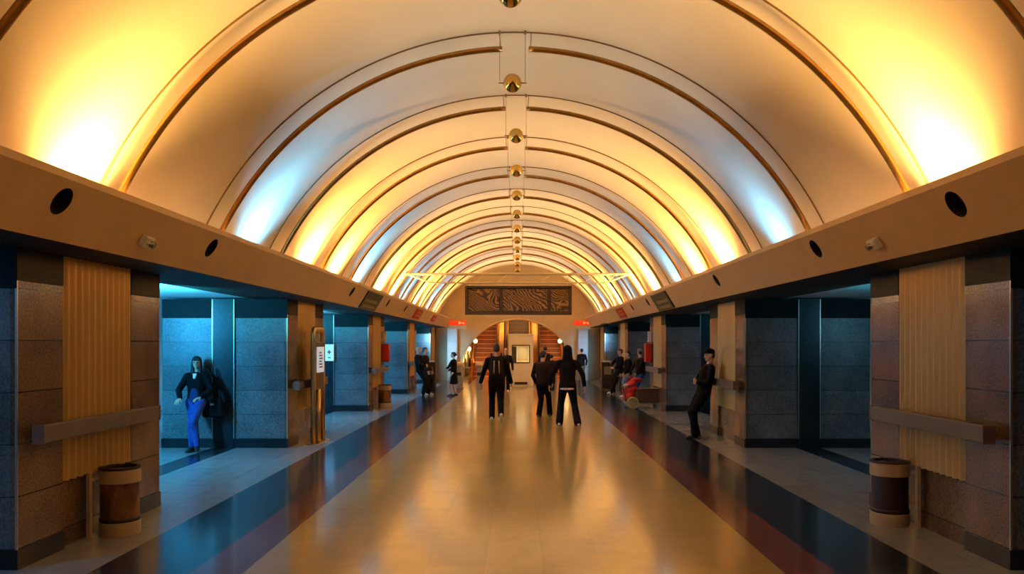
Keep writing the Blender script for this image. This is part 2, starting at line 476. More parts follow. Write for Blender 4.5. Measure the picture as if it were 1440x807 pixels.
# raised moulding around the arch
mb = MB()
ring = [(orr * 1.0 * math.cos(a), D1 - .02, oc + orr * math.sin(a)) for a in (math.radians(3) + (PI - math.radians(6)) * k / 48 for k in range(49))]
mb.tube(ring, .05, 8)
tag(mb.build('trim_arch', M['beam'], smooth=True), 'rounded moulding edging the far arched opening', 'trim', kind='structure')
for s in (-1, 1):
    mb = MB(); mb.box(min(s * 2.80, s * 3.26), max(s * 2.80, s * 3.26), D1 - .5, D1 - .005, 0, HS - .002, .02)
    tag(mb.build('pillar_end_left' if s < 0 else 'pillar_end_right', M['pier']),
        'pale square pier against the %s of the far arch' % ('left' if s < 0 else 'right'), 'pillar', kind='structure')

# escalator tunnel
prof = []
for k in range(33):
    a = PI * k / 32
    prof.append((2.95 * math.cos(a), .2 + 3.0 * math.sin(a)))
prof = [(2.95, -.6)] + prof + [(-2.95, -.6)]
path = [(D1 + .45, 0.0), (42.2, 0.0), (44.0, .35), (60.0, 9.6)]
mb = MB()
rings = []
for d, z in path:
    rings.append([mb.bm.verts.new((x, d, h + z if h > -.5 else -.05)) for x, h in prof])
for A, B in zip(rings, rings[1:]):
    for k in range(len(prof) - 1):
        mb.bm.faces.new((A[k], A[k + 1], B[k + 1], B[k]))
mb.bm.faces.new(rings[-1])
o = mb.build('ceiling_tunnel', M['tunnel'], smooth=False)
sm = o.modifiers.new('s', 'SOLIDIFY'); sm.thickness = .1; sm.offset = 0
tag(o, 'rising barrel tunnel over the escalators beyond the arch', 'ceiling', kind='structure')

# ------------------------------------------------------------------ pillars
def make_pillar():
    r = empty('pillar', (0, 0, 0))
    MB().box(-2.06, -.05, -1.23, 1.23, 0, HS - .004).build('granite_core', M['granite'], r)
    for a, c in ((-1.23, -.60), (.60, 1.23)):
        MB().box(-.05, 0, a, c, 0, HS - .004).build('granite_facing', M['granite_warmlit'], r)
    # corrugated gold panel
    mb = MB(); n = 132
    fr, bk = [], []
    for i in range(n + 1):
        y = -.597 + 1.194 * i / n
        x = .004 + .016 * math.cos(2 * PI * (y / .1085))
        fr.append((mb.bm.verts.new((x, y, .565)), mb.bm.verts.new((x, y, HS - .006))))
        bk.append((mb.bm.verts.new((-.049, y, .565)), mb.bm.verts.new((-.049, y, HS - .006))))
    for i in range(n):
        mb.bm.faces.new((fr[i][0], fr[i + 1][0], fr[i + 1][1], fr[i][1]))
        mb.bm.faces.new((bk[i][0], bk[i][1], bk[i + 1][1], bk[i + 1][0]))
        mb.bm.faces.new((fr[i][0], bk[i][0], bk[i + 1][0], fr[i + 1][0]))
        mb.bm.faces.new((fr[i][1], fr[i + 1][1], bk[i + 1][1], bk[i][1]))
    p = mb.build('corrugated_panel', M['panel'], r, smooth=True)
    p.data.set_sharp_from_angle(angle=math.radians(50))
    tag(p, 'gold corrugated metal panel')
    MB().box(-.05, -.044, -.598, .598, 0, .56).build('recess_stone', M['granite_warmlit'], r)
    # dark plinth and top band
    mb = MB()
    mb.box(-2.075, -.002, -1.245, -1.231, 0, .15); mb.box(-2.075, -.002, 1.231, 1.245, 0, .15)
    mb.box(.001, .014, -1.245, -.602, 0, .15); mb.box(.001, .014, .602, 1.245, 0, .15)
    mb.box(-2.075, -2.061, -1.245, 1.245, 0, .15)
    tag(mb.build('plinth', M['black_granite'], r), 'black granite plinth')
    mb = MB()
    mb.box(-2.066, .002, -1.236, -1.231, 2.14, HS - .005); mb.box(-2.066, .002, 1.231, 1.236, 2.14, HS - .005)
    mb.box(.001, .006, -1.236, -.602, 2.20, HS - .005); mb.box(.001, .006, .602, 1.236, 2.20, HS - .005)
    tag(mb.build('top_band', M['black_band'], r), 'black granite band under the soffit')
    for sg in (-1, 1):
        mb = MB()
        y0, y1 = sorted((sg * 1.231, sg * 1.262))
        mb.box(-1.22, -.88, y0, y1, 0, HS - .004)
        st = mb.build('dark_strip', M['black_granite'], r); tag(st, 'black polished strip')
        mb = MB()
        for x in (-1.232, -.878):
            mb.box(x, x + .012, *sorted((sg * 1.240, sg * 1.266)), 0.15, HS - .006)
        mb.build('strip_edge', M['trim'], st)
        mb = MB(); mb.box(-.012, .004, *sorted((sg * 1.222, sg * 1.234)), .15, HS - .006)
        mb.build('corner_trim', M['trim'], r)
    return r
proto = make_pillar()
ordn = ['nearest', 'second', 'third', 'fourth', 'fifth']
PIL = {}
first = True
for s, nm in ((-1, 'left'), (1, 'right')):
    for i, d in enumerate(pill):
        o = proto if first else copy_tree(proto); first = False
        o.location = (s * PF, d, 0); o.rotation_euler = (0, 0, 0 if s < 0 else PI)
        tag(o, 'granite pillar with gold corrugated panel, %s along the %s row' % (ordn[i], nm), 'pillar', 'granite pillars', 'structure')
        PIL[(s, i)] = o

# leaning rails on the pillars
def make_rail():
    r = empty('leaning_rail', (0, 0, 0))
    MB().box(.10, .19, -1.19, .82, .955, 1.09, .006).build('rail_bar', M['rail'], r)
    for y in (-1.195, .82):
        MB().box(.095, .193, y - .004, y + .010, .95, 1.095).build('end_cap', M['rail_end'], r)
    for y in (-.95, .62):
        MB().box(.006, .10, y - .03, y + .03, .985, 1.06).build('bracket', M['grey'], r)
    return r
rp = make_rail(); first = True
for s, nm in ((-1, 'left'), (1, 'right')):
    for i in range(4):
        d = pill[i]
        o = rp if first else copy_tree(rp); first = False
        o.location = (s * PF, d, 0); o.rotation_euler = (0, 0, 0 if s < 0 else PI)
        if s > 0:
            o.scale = (1, -1, 1)
        tag(o, 'grey leaning rail across the %s pillar of the %s row' % (ordn[i], nm), 'rail', 'leaning rails on the pillars')

# litter bins
def make_bin():
    r = empty('litter_bin', (0, 0, 0))
    R = .172
    MB().lathe([(R, 0.0), (R + .003, .01), (R + .003, .115), (R - .006, .12)]).build('base_band', M['binmetal'], r, smooth=False)
    MB().lathe([(R - .008, .12), (R - .008, .47)]).build('wood_drum', M['binwood'], r)
    MB().lathe([(R - .003, .12), (R + .001, .125), (R + .001, .15), (R - .003, .155)]).build('lower_hoop', M['bindark'], r)
    MB().lathe([(R - .006, .465), (R + .003, .47), (R + .003, .585), (R - .004, .59)]).build('top_band', M['binmetal'], r)
    MB().lathe([(R + .006, .59), (R + .006, .605), (R - .03, .612), (R - .035, .55)]).build('rim', M['bindark'], r)
    for o in r.children:
        for p in o.data.polygons: p.use_smooth = len(p.vertices) == 4
        o.data.set_sharp_from_angle(angle=math.radians(40))
    mb = MB(); mb.box(-.185, -.15, -.235, -.19, 0, .585, .004); mb.box(-.18, -.155, -.19, -.06, .5, .53)
    mb.build('post', M['binmetal'], r)
    return r
bp_ = make_bin(); first = True
for s, i, dy, lab in ((-1, 0, -.03, 'round litter bin with brown wood drum at the nearest left pillar'),
                      (1, 0, .36, 'round litter bin with very dark drum at the nearest right pillar'),
                      (-1, 2, .15, 'small round litter bin at the third pillar of the left row')):
    o = bp_ if first else copy_tree(bp_); first = False
    o.location = (s * (PF - .20), pill[i] + dy, 0)
    if s > 0: o.scale = (-1, 1, 1)
    tag(o, lab, 'bin', 'litter bins by the pillars')
    if s > 0:
        for ch in o.children:
            if ch.name.startswith('wood_drum'):
                ch.data = ch.data.copy(); ch.data.materials[0] = M['bindark']

# ------------------------------------------------------------------ brass rods and balls
NTH = ['nearest', 'second', 'third', 'fourth', 'fifth', 'sixth', 'seventh', 'eighth', 'ninth', 'tenth', 'eleventh', 'twelfth', 'thirteenth']
def make_rod(side):
    r = empty('brass_rod', (0, 0, 0))
    a0 = math.asin((2.67 - VC) / RR); a1 = math.acos(.155 / RR)
    pts = []
    for k in range(49):
        a = a0 + (a1 - a0) * k / 48
        pts.append((side * RR * math.cos(a), 0, VC + RR * math.sin(a)))
    MB().tube(pts, .033, 12).build('bar', M['brass'], r, smooth=True)
    for f in (.02, .995):
        a = a0 + (a1 - a0) * f
        p = V((side * math.cos(a), 0, math.sin(a)))
        MB().tube([V((0, 0, VC)) + p * (RR + .02), V((0, 0, VC)) + p * (VR - .006)], .006, 6).build('stand_off', M['wire'], r)
    return r
def make_ball():
    r = empty('brass_ball', (0, 0, 0))
    bz = CH + 3.08
    b = MB().ball((0, 0, bz), .110, 32).build('ball', M['ball'], r, smooth=True)
    MB().tube([(-.165, 0, bz), (.165, 0, bz)], .008, 8).build('cross_bar', M['brass'], r)
    for sx in (-1, 1):
        top = VC + math.sqrt(VR ** 2 - .15 ** 2)
        MB().tube([(sx * .15, -.05, bz), (sx * .15, -.05, top - .04)], .003, 6).build('wire', M['wire'], r)
        MB().tube([(sx * .15, -.05, top - .045), (sx * .15, -.05, top - .004)], .014, 8).build('anchor', M['trimline'], r)
    return r
pr = {-1: make_rod(-1), 1: make_rod(1)}; pb = make_ball()
for i, d in enumerate(ribs):
    for s, nm in ((-1, 'left'), (1, 'right')):
        o = pr[s] if i == 0 else copy_tree(pr[s])
        o.location = (0, d, 0)
        tag(o, 'curved brass rod on the %s half of the vault, %s from the camera' % (nm, NTH[i]), 'rod', 'brass rods under the vault')
for i, d in enumerate(ribs[1:]):
    o = pb if i == 0 else copy_tree(pb)
    o.location = (-.035 if i < 2 else 0, d, 0)
    tag(o, 'polished brass ball hanging at the vault crown, %s from the camera' % NTH[i], 'ball', 'brass balls along the vault crown')

# ------------------------------------------------------------------ things on the beams
def beam_frame(side):
    """local frame on the sloping beam face: u along the hall, v up the slope, n outwards"""
    up = V((-side * .613, 0, 1)).normalized()
    n = V((-side * 1, 0, -.613)).normalized()
    return up, n
def beam_pt(side, d, t): return V((side * (BX - .613 * t), d, HS + t))
def slab_on_beam(mb, side, d0, d1, t0, t1, off0, off1):
    up, n = beam_frame(side)
    A = [beam_pt(side, d, t) for d, t in ((d0, t0), (d1, t0), (d1, t1), (d0, t1))]
    lo = [mb.bm.verts.new(p + n * off0) for p in A]; hi = [mb.bm.verts.new(p + n * off1) for p in A]
    fs = [hi, lo[::-1]] + [[lo[i], lo[(i + 1) % 4], hi[(i + 1) % 4], hi[i]] for i in range(4)]
    for f in fs: g = mb.bm.faces.new(f); g.material_index = mb.mi
def beam_sign(side, d0, d1, t0, t1, bmat, imat, lines, label, group):
    c = beam_pt(side, (d0 + d1) / 2, t0)
    r = empty('direction_sign', c)
    def sub(mb):
        for v in mb.bm.verts: v.co -= c
        return mb
    mb = MB(); slab_on_beam(mb, side, d0, d1, t0, t1, 0.001, .03); sub(mb).build('board', bmat, r)
    mb = MB()
    for ta, tb, segs in lines:
        for a, e in segs:
            slab_on_beam(mb, side, d0 + (d1 - d0) * a, d0 + (d1 - d0) * e, t0 + (t1 - t0) * ta, t0 + (t1 - t0) * tb, .0305, .034)
    sub(mb).build('lettering', imat, r)
    tag(r, label, 'sign', group)
rng = random.Random(3)
def script_line():
    out = []; a = .1
    while a < .86:
        w = rng.uniform(.04, .11); out.append((a, a + w)); a += w + rng.uniform(.015, .035)
    return out
tx = [(.10, .26, script_line()), (.42, .58, script_line())]
for s, nm in ((-1, 'left'), (1, 'right')):
    beam_sign(s, 16.9, 18.7, .015, .36, M['green_sign'], M['sign_ink'], tx, 'dark green direction sign with two rows of writing on the %s beam' % nm, 'green signs on the beams')
    d = 25.2 if s < 0 else 24.1
    beam_sign(s, d, d + 1.5, .06, .34, M['red_sign'], M['red_ink'], [(.3, .45, [(.15, .4), (.45, .8)]), (.6, .75, [(.2, .7)])], 'small red sign on the %s beam beyond the green one' % nm, 'red signs on the beams')
beam_sign(-1, 30.2, 31.4, .1, .32, M['red_sign'], M['red_ink'], [(.4, .6, [(.2, .8)])], 'smallest red sign at the far end of the left beam', 'red signs on the beams')

def detector(side, d, label):
    c = beam_pt(side, d, .155)
    up, n = beam_frame(side)
    Mx = Matrix((V((0, 1, 0)), up, n)).transposed()
    r = empty('security_camera', c)
    def put(mb):
        for v in mb.bm.verts: v.co = Mx @ v.co
        return mb
    put(MB().box(-.075, .075, -.05, .05, .001, .06, .01)).build('housing', M['white'], r)
    put(MB().tube([(.02, 0, .03), (.02, 0, .10)], [.03, .026], 14)).build('lens_barrel', M['grey'], r)
    put(MB().tube([(-.05, .0, .06), (-.03, .02, .10), (.02, .01, .09)], .008, 6)).build('arm', M['white'], r)
    tag(r, label, 'camera', 'devices on the beams')
detector(-1, 7.05, 'small white box device on the left beam above the nearest pillar')
detector(1, 7.2, 'small white box device on the right beam above the nearest pillar')
# dark loudspeaker at the far end of right beam
r = empty('loudspeaker', (3.15, 29.5, 2.385))
MB().ball((0, 0, 0), .17, 20, (1.0, .7, .42)).build('shell', M['black'], r, smooth=True)
MB().tube([(.04, 0, .02), (.2, 0, .045), (.26, 0, .071)], .018, 8).build('bracket', M['grey'], r)
tag(r, 'black rounded device under the far end of the right beam', 'speaker')

# lit red signs hanging by the far arch
for s, px_, nm in ((-1, 643.5, 'left'), (1, 818.5, 'right')):
    c = at(px_, 456.5, 36.6)
    r = empty('exit_sign', c)
    MB().box(-.38, .38, -.05, .05, -.04, .19, .008).build('lit_panel', M['red_glow'], r)
    mb = MB(); 
    mb.box(.05, .12, -.055, -.051, .02, .14); mb.box(.13, .22, -.055, -.051, .06, .10); mb.box(.24, .30, -.055, -.051, .02, .11)
    mb.build('symbol', M['orange_glow'], r)
    MB().box(-.38, .38, -.05, .05, -.19, -.045, .008).build('lower_strip', M['pale_strip'], r)
    mb = MB(); mb.box(-.02 , .02, .05, 1.66, .0, .04); mb.box(-.05, .05, 1.66, 1.69, -.03, .07)
    mb.build('bracket', M['grey'], r)
    tag(r, 'lit red sign hanging beside the %s of the far arch' % nm, 'sign', 'lit red signs by the arch')

# ------------------------------------------------------------------ hanging board and truss
DB = 23.9; kb = F / DB
def hx(x): return (x - VX) / kb + CX
def hz(y): return CH + (VY - y) / kb
r = empty('hanging_board', (0, DB, 0))
x0, x1, z0, z1 = hx(654), hx(804), hz(442.5), hz(402)
MB().box(x0, x1, .03, .22, z0, z1).build('backing', M['boardframe'], r)
fr = MB(); t = .075
fr.box(x0, x1, -.06, .03, z0, z0 + .10, .008); fr.box(x0, x1, -.06, .03, z1 - t, z1, .008)
fr.box(x0, x0 + t, -.06, .03, z0 + .1, z1 - t); fr.box(x1 - t, x1, -.06, .03, z0 + .1, z1 - t)
for x in (704.5, 772.5): fr.box(hx(x) - .04, hx(x) + .04, -.06, .03, z0 + .1, z1 - t)
fr.build('frame', M['boardframe'], r)
xs = [x0 + t, hx(704.5) - .04, hx(704.5) + .04, hx(772.5) - .04, hx(772.5) + .04, x1 - t]
for a, c in zip(xs[::2], xs[1::2]):
    MB().box(a + .015, c - .015, -.01, .029, z0 + .115, z1 - t - .015).build('relief_panel', M['bronze'], r)
tag(r, 'long dark board with three panels of swirling bronze relief hung from the truss', 'board')
r = empty('truss', (0, DB, 0))
zt, zb = hz(385.5), hz(397.5)
for y in (-.12, .2):
    MB().tube([(hx(571), y, zt), (hx(887), y, zt)], .028, 8).build('top_chord', M['cream'], r)
MB().tube([(hx(606), .04, zb), (hx(852), .04, zb)], .022, 8).build('bottom_chord', M['cream'], r)
for xa, xb in ((573, 606), (885, 852)):
    for y in (-.12, .2):
        MB().tube([(hx(xa), y, zt), (hx(xb), .04, zb)], .02, 8).build('diagonal', M['cream'], r)
mb = MB()
xs = [606 + 246 * k / 8 for k in range(9)]
for k, x in enumerate(xs):
    y = -.12 if k % 2 == 0 else .2
    mb.tube([(hx(x), .04, zb), (hx(x + 15), y, zt)], .010, 6)
mb.build('lacing', M['cream'], r)
mb = MB()
for xa in (571, 887):
    mb.tube([(hx(xa), -.12, zt), (hx(xa), .2, zt)], .028, 8)
mb.build('end_bar', M['cream'], r)
for x in (660, 798):
    MB().tube([(hx(x), .04, zb), (hx(x), .04, z1 + .001)], .014, 8).build('hanger', M['cream'], r)
tag(r, 'cream tube truss spanning the vault above the bronze board', 'truss')

# ------------------------------------------------------------------ pillar fittings
# help point column in front of second left pillar
r = empty('help_point', (-3.46, 14.27, 0))
fw = .33
for y, nm in ((-fw, 'n'), (fw, 'f')):
    pass
loop = [(0, -fw, 0), (0, -fw, 1.85)]
for k in range(1, 9):
    a = PI - (PI / 2) * k / 8
    loop.append((0, -fw + .10 + .10 * math.cos(a), 1.87 + .10 * math.sin(a)))
for k in range(0, 9):
    a = PI / 2 - (PI / 2) * k / 8
    loop.append((0, fw - .10 + .10 * math.cos(a), 1.87 + .10 * math.sin(a)))
loop += [(0, fw, 1.85), (0, fw, 0)]
MB().tube(loop, .045, 12).build('loop_frame', M['steel_gold'], r, smooth=True)
MB().box(-.03, .03, -fw + .05, fw - .05, .92, 1.74, .008).build('dark_panel', M['sos_panel'], r)
MB().box(.031, .05, -fw + .09, fw - .09, 1.22, 1.66, .004).build('notice', M['notice_lit'], r)
mb = MB()
for k in range(6): mb.box(.0505, .053, -.13, .13 - .04 * (k % 3), 1.30 + .05 * k, 1.325 + .05 * k)
mb.build('notice_lines', M['notice_ink'], r)
MB().tube([(0, .0, 0), (0, .0, .93)], .05, 14).build('post', M['steel_gold'], r, smooth=True)
MB().box(-.1, .1, -fw - .08, fw + .08, 0, .02).build('base_plate', M['steel_gold'], r)
tag(r, 'golden loop-framed help point with white notice beside the second left pillar', 'help point')

# lit display on the black strip of the third left pillar
r = empty('wall_display', (-PF - 1.05, pill[2] - 1.30, 1.28))
MB().box(-.19, .19, -.03, .035, 0, .42, .006).build('case', M['notice_lit'], r)
mb = MB(); mb.box(.03, .13, -.034, -.031, .21, .24); mb.box(.065, .095, -.034, -.031, .17, .28)
mb.build('red_mark', M['red'], r)
mb = MB(); mb.box(.05, .12, -.034, -.031, .07, .10); mb.box(-.15, -.03, -.034, -.031, .2, .22); mb.box(-.15, -.05, -.034, -.031, .14, .16)
mb.build('small_print', M['notice_ink'], r)
tag(r, 'white notice box with a red mark on the third left pillar', 'display')

# red fire cabinets on the third pillars
def fire(s, label):
    r = empty('fire_cabinet', (s * PF, pill[2] + 1.0, 1.2))
    MB().box(min(0, -s * .19) - s * .008 if s < 0 else -.19, .19 if s < 0 else -.008, -.13, .13, 0, .52, .02).build('cabinet_body', M['red'], r)
    o = r.children[0]
    x = .19 if s < 0 else -.19
    MB().tube([(x, -.06, .28), (x + (-s) * .02, -.06, .28), (x + (-s) * .02, .06, .28), (x, .06, .28)], .008, 6).build('handle', M['grey'], r)
    tag(r, label, 'fire cabinet', 'red fire cabinets')
    q = empty('notice_plate', (s * PF, pill[2] + 1.0, 1.76))
    MB().box(*( (.008, .10) if s < 0 else (-.10, -.008)), -.07, .07, 0, .30, .005).build('plate', M['notice'], q)
    mb = MB()
    xx = .101 if s < 0 else -.103
    for k in range(3): mb.box(xx, xx + .002, -.05, .05, .06 + .08 * k, .09 + .08 * k)
    mb.build('print', M['notice_ink'], q)
    tag(q, 'white plate above the red fire cabinet of the %s row' % ('left' if s < 0 else 'right'), 'sign', 'white plates above fire cabinets')
fire(-1, 'red fire cabinet on the third pillar of the left row')
fire(1, 'red fire cabinet on the third pillar of the right row, behind the capped person')

# ------------------------------------------------------------------ booth, turnstiles, escalators
DBO = 33.0; kk = F / DBO
r = empty('ticket_booth', (CX + (732.5 - VX) / kk, DBO, 0))
w = .5; hgt = 2.06
mb = MB()
mb.box(-w, w, 0, 1.3, 0, .95); mb.box(-w, w, 0, 1.3, 1.66, hgt)
mb.box(-w, -w + .13, 0, 1.3, .95, 1.66); mb.box(w - .13, w, 0, 1.3, .95, 1.66)
mb.box(-w + .13, w - .13, 1.2, 1.3, .95, 1.66)
mb.build('booth_shell', M['booth'], r)
MB().box(-w - .03, w + .03, -.03, 1.33, hgt, hgt + .05, .01).build('roof', M['booth'], r)
mb = MB()
mb.box(-.37, .37, -.015, .02, .93, .97); mb.box(-.37, .37, -.015, .02, 1.63, 1.67)
mb.box(-.37, -.33, -.015, .02, .97, 1.63); mb.box(.33, .37, -.015, .02, .97, 1.63)
f = mb.build('window_frame', M['boothdark'], r)
MB().box(-.33, .33, 0, .008, .97, 1.63).build('pane', M['glass'], f)
MB().box(-.36, -.18, .5, 1.1, .96, 1.6).build('dark_infill', M['boothdark'], r)  # added dark panel, makes the left of the window dark
MB().box(-.12, .30, 1.15, 1.195, 1.02, 1.6).build('notice_board', M['pale_strip'], r)
MB().box(-.26, .26, -.012, .01, .07, .17).build('vent', M['boothdark'], r)
tag(r, 'cream ticket booth with one window in front of the escalators', 'booth')

def make_turnstile():
    r = empty('turnstile', (0, 0, 0))
    MB().box(-.10, .10, -.45, .45, 0, .86, .02).build('body', M['turn'], r)
    MB().box(-.14, .14, -.5, .5, .861, 1.0, .04).build('top', M['turntop'], r)
    MB().box(-.08, .08, -.455, -.449, .5, .62).build('reader', M['black'], r)
    mb = MB(); mb.tube([(.1, -.1, .8), (.42, -.1, .8)], .02, 8)
    mb.build('arm', M['turn'], r)
    return r
tp = make_turnstile(); first = True
for x, d, lab in ((-2.22, 31.6, 'steel turnstile with pale top just behind the woman in black dress'),
                  (-1.46, 31.6, 'steel turnstile with pale top left of the man with the backpack'),
                  (1.40, 31.8, 'steel turnstile with pale top behind the long-haired walker'),
                  (2.15, 31.8, 'steel turnstile with pale top nearest the right far pier')):
    o = tp if first else copy_tree(tp); first = False
    o.location = (x, d, 0)
    tag(o, lab, 'turnstile', 'turnstiles before the booth')
def validator(x, d, lab):
    r = empty('ticket_machine', (x, d, 0))
    MB().box(-.22, .22, -.2, .2, 0, 1.02, .015).build('cabinet_body', M['black'], r)
    MB().box(-.16, .16, -.17, .12, 1.021, 1.07, .01).build('lit_top', M['notice'], r)
    MB().box(-.14, .14, -.206, -.201, .55, .85).build('screen', M['grey'], r)
    tag(r, lab, 'ticket machine', 'black ticket machines')
validator(-3.32, 31.0, 'black ticket machine with pale top by the far left pillars')
validator(3.40, 31.0, 'black ticket machine with pale top by the far right pillars')

def make_escalator(stepmat):
    r = empty('escalator', (0, 0, 0))
    q = MB(); q.box(-.56, .56, .012, .46, -.30, -.05); q.mi = 1; q.box(-.56, .56, 0, .46, -.049, .0, .006)
    st = q.mesh('step')
    n = 34
    for k in range(n):
        mesh_obj('step', st, stepmat, r, (0, .38 * k, .245 * (k - 1) + .02 if k else .02))
    L = .38 * n; Hh = .245 * n
    for sx in (-1, 1):
        x = sx * .65
        poly = [(-1.2, 0), (-.9, .92), (.2, .92), (L, Hh + .9), (L, Hh - .6), (.5, -.02)]
        MB().prism(poly, x - .06, x + .06, 'x').build('balustrade', M['balus'], r)
        pts = [(x, -1.22, .55), (x, -1.15, .85), (x, -.92, .965), (x, .2, .965), (x, L, Hh + .945)]
        MB().tube(pts, .045, 8).build('handrail', M['rubber'], r, smooth=True)
    return r
e1 = make_escalator([M['step'], M['tread']]); e1.location = (-1.78, 42.6, 0)
tag(e1, 'escalator with red-brown steps rising on the left of the booth', 'escalator', 'escalators in the tunnel')
e2 = copy_tree(e1); e2.location = (1.78, 42.6, 0); tag(e2, 'escalator with red-brown steps rising on the right of the booth', 'escalator', 'escalators in the tunnel')
e3 = make_escalator([M['stepdark'], M['treaddark']]); e3.location = (0.05, 42.6, 0)
tag(e3, 'dark middle escalator rising behind the booth', 'escalator', 'escalators in the tunnel')
for s in (-1, 1):
    mb = MB()
    L = .38 * 34; Hh = .245 * 34
    x0, x1 = sorted((s * .78, s * 1.035))
    mb.prism([(-.9, 0), (-.9, .70), (.2, .72), (L, Hh + .72), (L, Hh - .6), (.5, 0)], x0, x1, 'x')
    o = mb.build('escalator_deck', M['balus'], loc=(.015, 42.6, 0))
    tag(o, 'orange wood deck sloping between the %s escalator and the middle one' % ('left' if s < 0 else 'right'), 'deck', 'decks between escalators')
# globe lamps in the tunnel sides
for s in (-1, 1):
    for k in range(2):
        d = 41.0 + 2.6 * k; z = 1.45 + .4 * k
        r = empty('globe_lamp', (s * (2.45 - .2 * k), d, z))
        MB().ball((0, 0, 0), .11, 20).build('globe', M['globe'], r, smooth=True)
        MB().tube([(s * .0, 0, -.1), (s * .05, 0, -.22), (s * .16, 0, -.24)], .02, 8).build('bracket', M['brass'], r)
        tag(r, 'glowing globe lamp on the %s tunnel wall, %s' % ('left' if s < 0 else 'right', 'lower one' if k == 0 else 'higher one'), 'lamp', 'globe lamps in the tunnel')

# ------------------------------------------------------------------ cart with red bags
r = empty('hand_cart', (3.16, 21.75, 0))
mb = MB(); mb.box(.02, .60, -.22, .22, .16, .50, .02); mb.build('box', M['crate'], r)
MB().box(-.01, .62, -.24, .24, .501, .53, .01).build('lid', M['crate'], r)
for y in (-.27, .27):
    q = []
    wmb = MB()
    wmb.tube([(-.12 + .135 * math.cos(a), y, .16 + .135 * math.sin(a)) for a in (2 * PI * k / 28 for k in range(28))], .026, 8, closed=True)
    wh = wmb.build('wheel', M['wheel'], r, smooth=True)
    MB().tube([(-.12, y - .02, .16), (-.12, y + .02, .16)], .10, 20).build('hub', M['wheel'], wh)
    MB().tube([(-.12, y - .03, .16), (-.12, y + .03, .16)], .035, 14).build('hub_cap', M['steel_gold'], wh)
MB().tube([(-.12, -.27, .16), (-.12, .27, .16)], .015, 8).build('axle', M['grey'], r)
mb = MB(); mb.box(-.28, .6, -.2, .2, .14, .165); mb.build('bed', M['grey'], r)
mb = MB(); mb.tube([(.58, -.2, .16), (.58, -.2, .1), (.58, -.2, .0)], .02, 8); mb.tube([(.58, .2, .16), (.58, .2, 0)], .02, 8); mb.build('foot', M['grey'], r)
mb = MB(); mb.tube([(-.26, -.19, .16), (-.46, -.19, .85), (-.46, .19, .85), (-.26, .19, .16)], .012, 8); mb.build('handle', M['black'], r)
tag(r, 'low hand cart with brown box and golden wheel by the third right pillar', 'cart')

def remesh(mb, name, mat, parent, voxel, smooth=4):
    me = mb.mesh(name)
    o = bpy.data.objects.new(name, me); COL.objects.link(o)
    md = o.modifiers.new('r', 'REMESH'); md.mode = 'VOXEL'; md.voxel_size = voxel; md.adaptivity = 0
    if smooth:
        m2 = o.modifiers.new('s', 'SMOOTH'); m2.factor = .5; m2.iterations = smooth
    dg = bpy.context.evaluated_depsgraph_get()
    nm = bpy.data.meshes.new_from_object(o.evaluated_get(dg))
    bpy.data.objects.remove(o); bpy.data.meshes.remove(me)
    nm.name = name
    for p in nm.polygons: p.use_smooth = True
    nm.materials.clear()
    return mesh_obj(name, nm, mat, parent)

rb = empty('red_bag', (3.08, 21.72, .168))
mb = MB()
mb.hull([((-.10, -.02, .13), (.13, .16, .12), None), ((-.05, .03, .24), (.12, .14, .10), None)])
mb.hull([((-.14, .02, .30), (.11, .14, .10), None), ((.0, -.02, .36), (.10, .13, .09), None)])
mb.hull([((-.09, -.03, .44), (.13, .12, .09), None), ((.04, .0, .56), (.09, .11, .06), None)])
mb.hull([((.06, -.03, .60), (.12, .10, .055), None), ((.14, .03, .58), (.10, .09, .05), None)])
remesh(mb, 'bag_body', M['redcloth'], rb, .014, 5)
rb.scale = (1.2, 1.15, 1.0)
MB().tube([(-.12, -.02, .50), (-.12, -.01, .60), (-.08, 0, .655), (-.03, .0, .66), (.0, .0, .62)], .016, 8).build('bag_handle', M['redcloth'], rb, smooth=True)
q = MB(); q.hull([((-.20, -.08, .42), (.07, .06, .045), None), ((-.16, -.12, .46), (.06, .04, .03), None)])
remesh(q, 'pale_flap', M['whitecloth'], rb, .012, 2)
tag(rb, 'bulging bright red bag riding on the hand cart', 'bag')

# ------------------------------------------------------------------ people
def ik(a, c, l1, l2, pole):
    d = c - a; L = d.length
    mx = (l1 + l2) * .999
    if L > mx: c = a + d * (mx / L); d = c - a; L = mx
    x = (l1 * l1 - l2 * l2 + L * L) / (2 * L)
    h = math.sqrt(max(0, l1 * l1 - x * x))
    u = d / L
    p = (pole - u * pole.dot(u)); p.normalize()
    return a + u * x + p * h, c

def frame_from(up, fwd):
    up = up.normalized(); r = fwd.cross(up).normalized(); f = up.cross(r).normalized()
    return Matrix((r, f, up)).transposed()

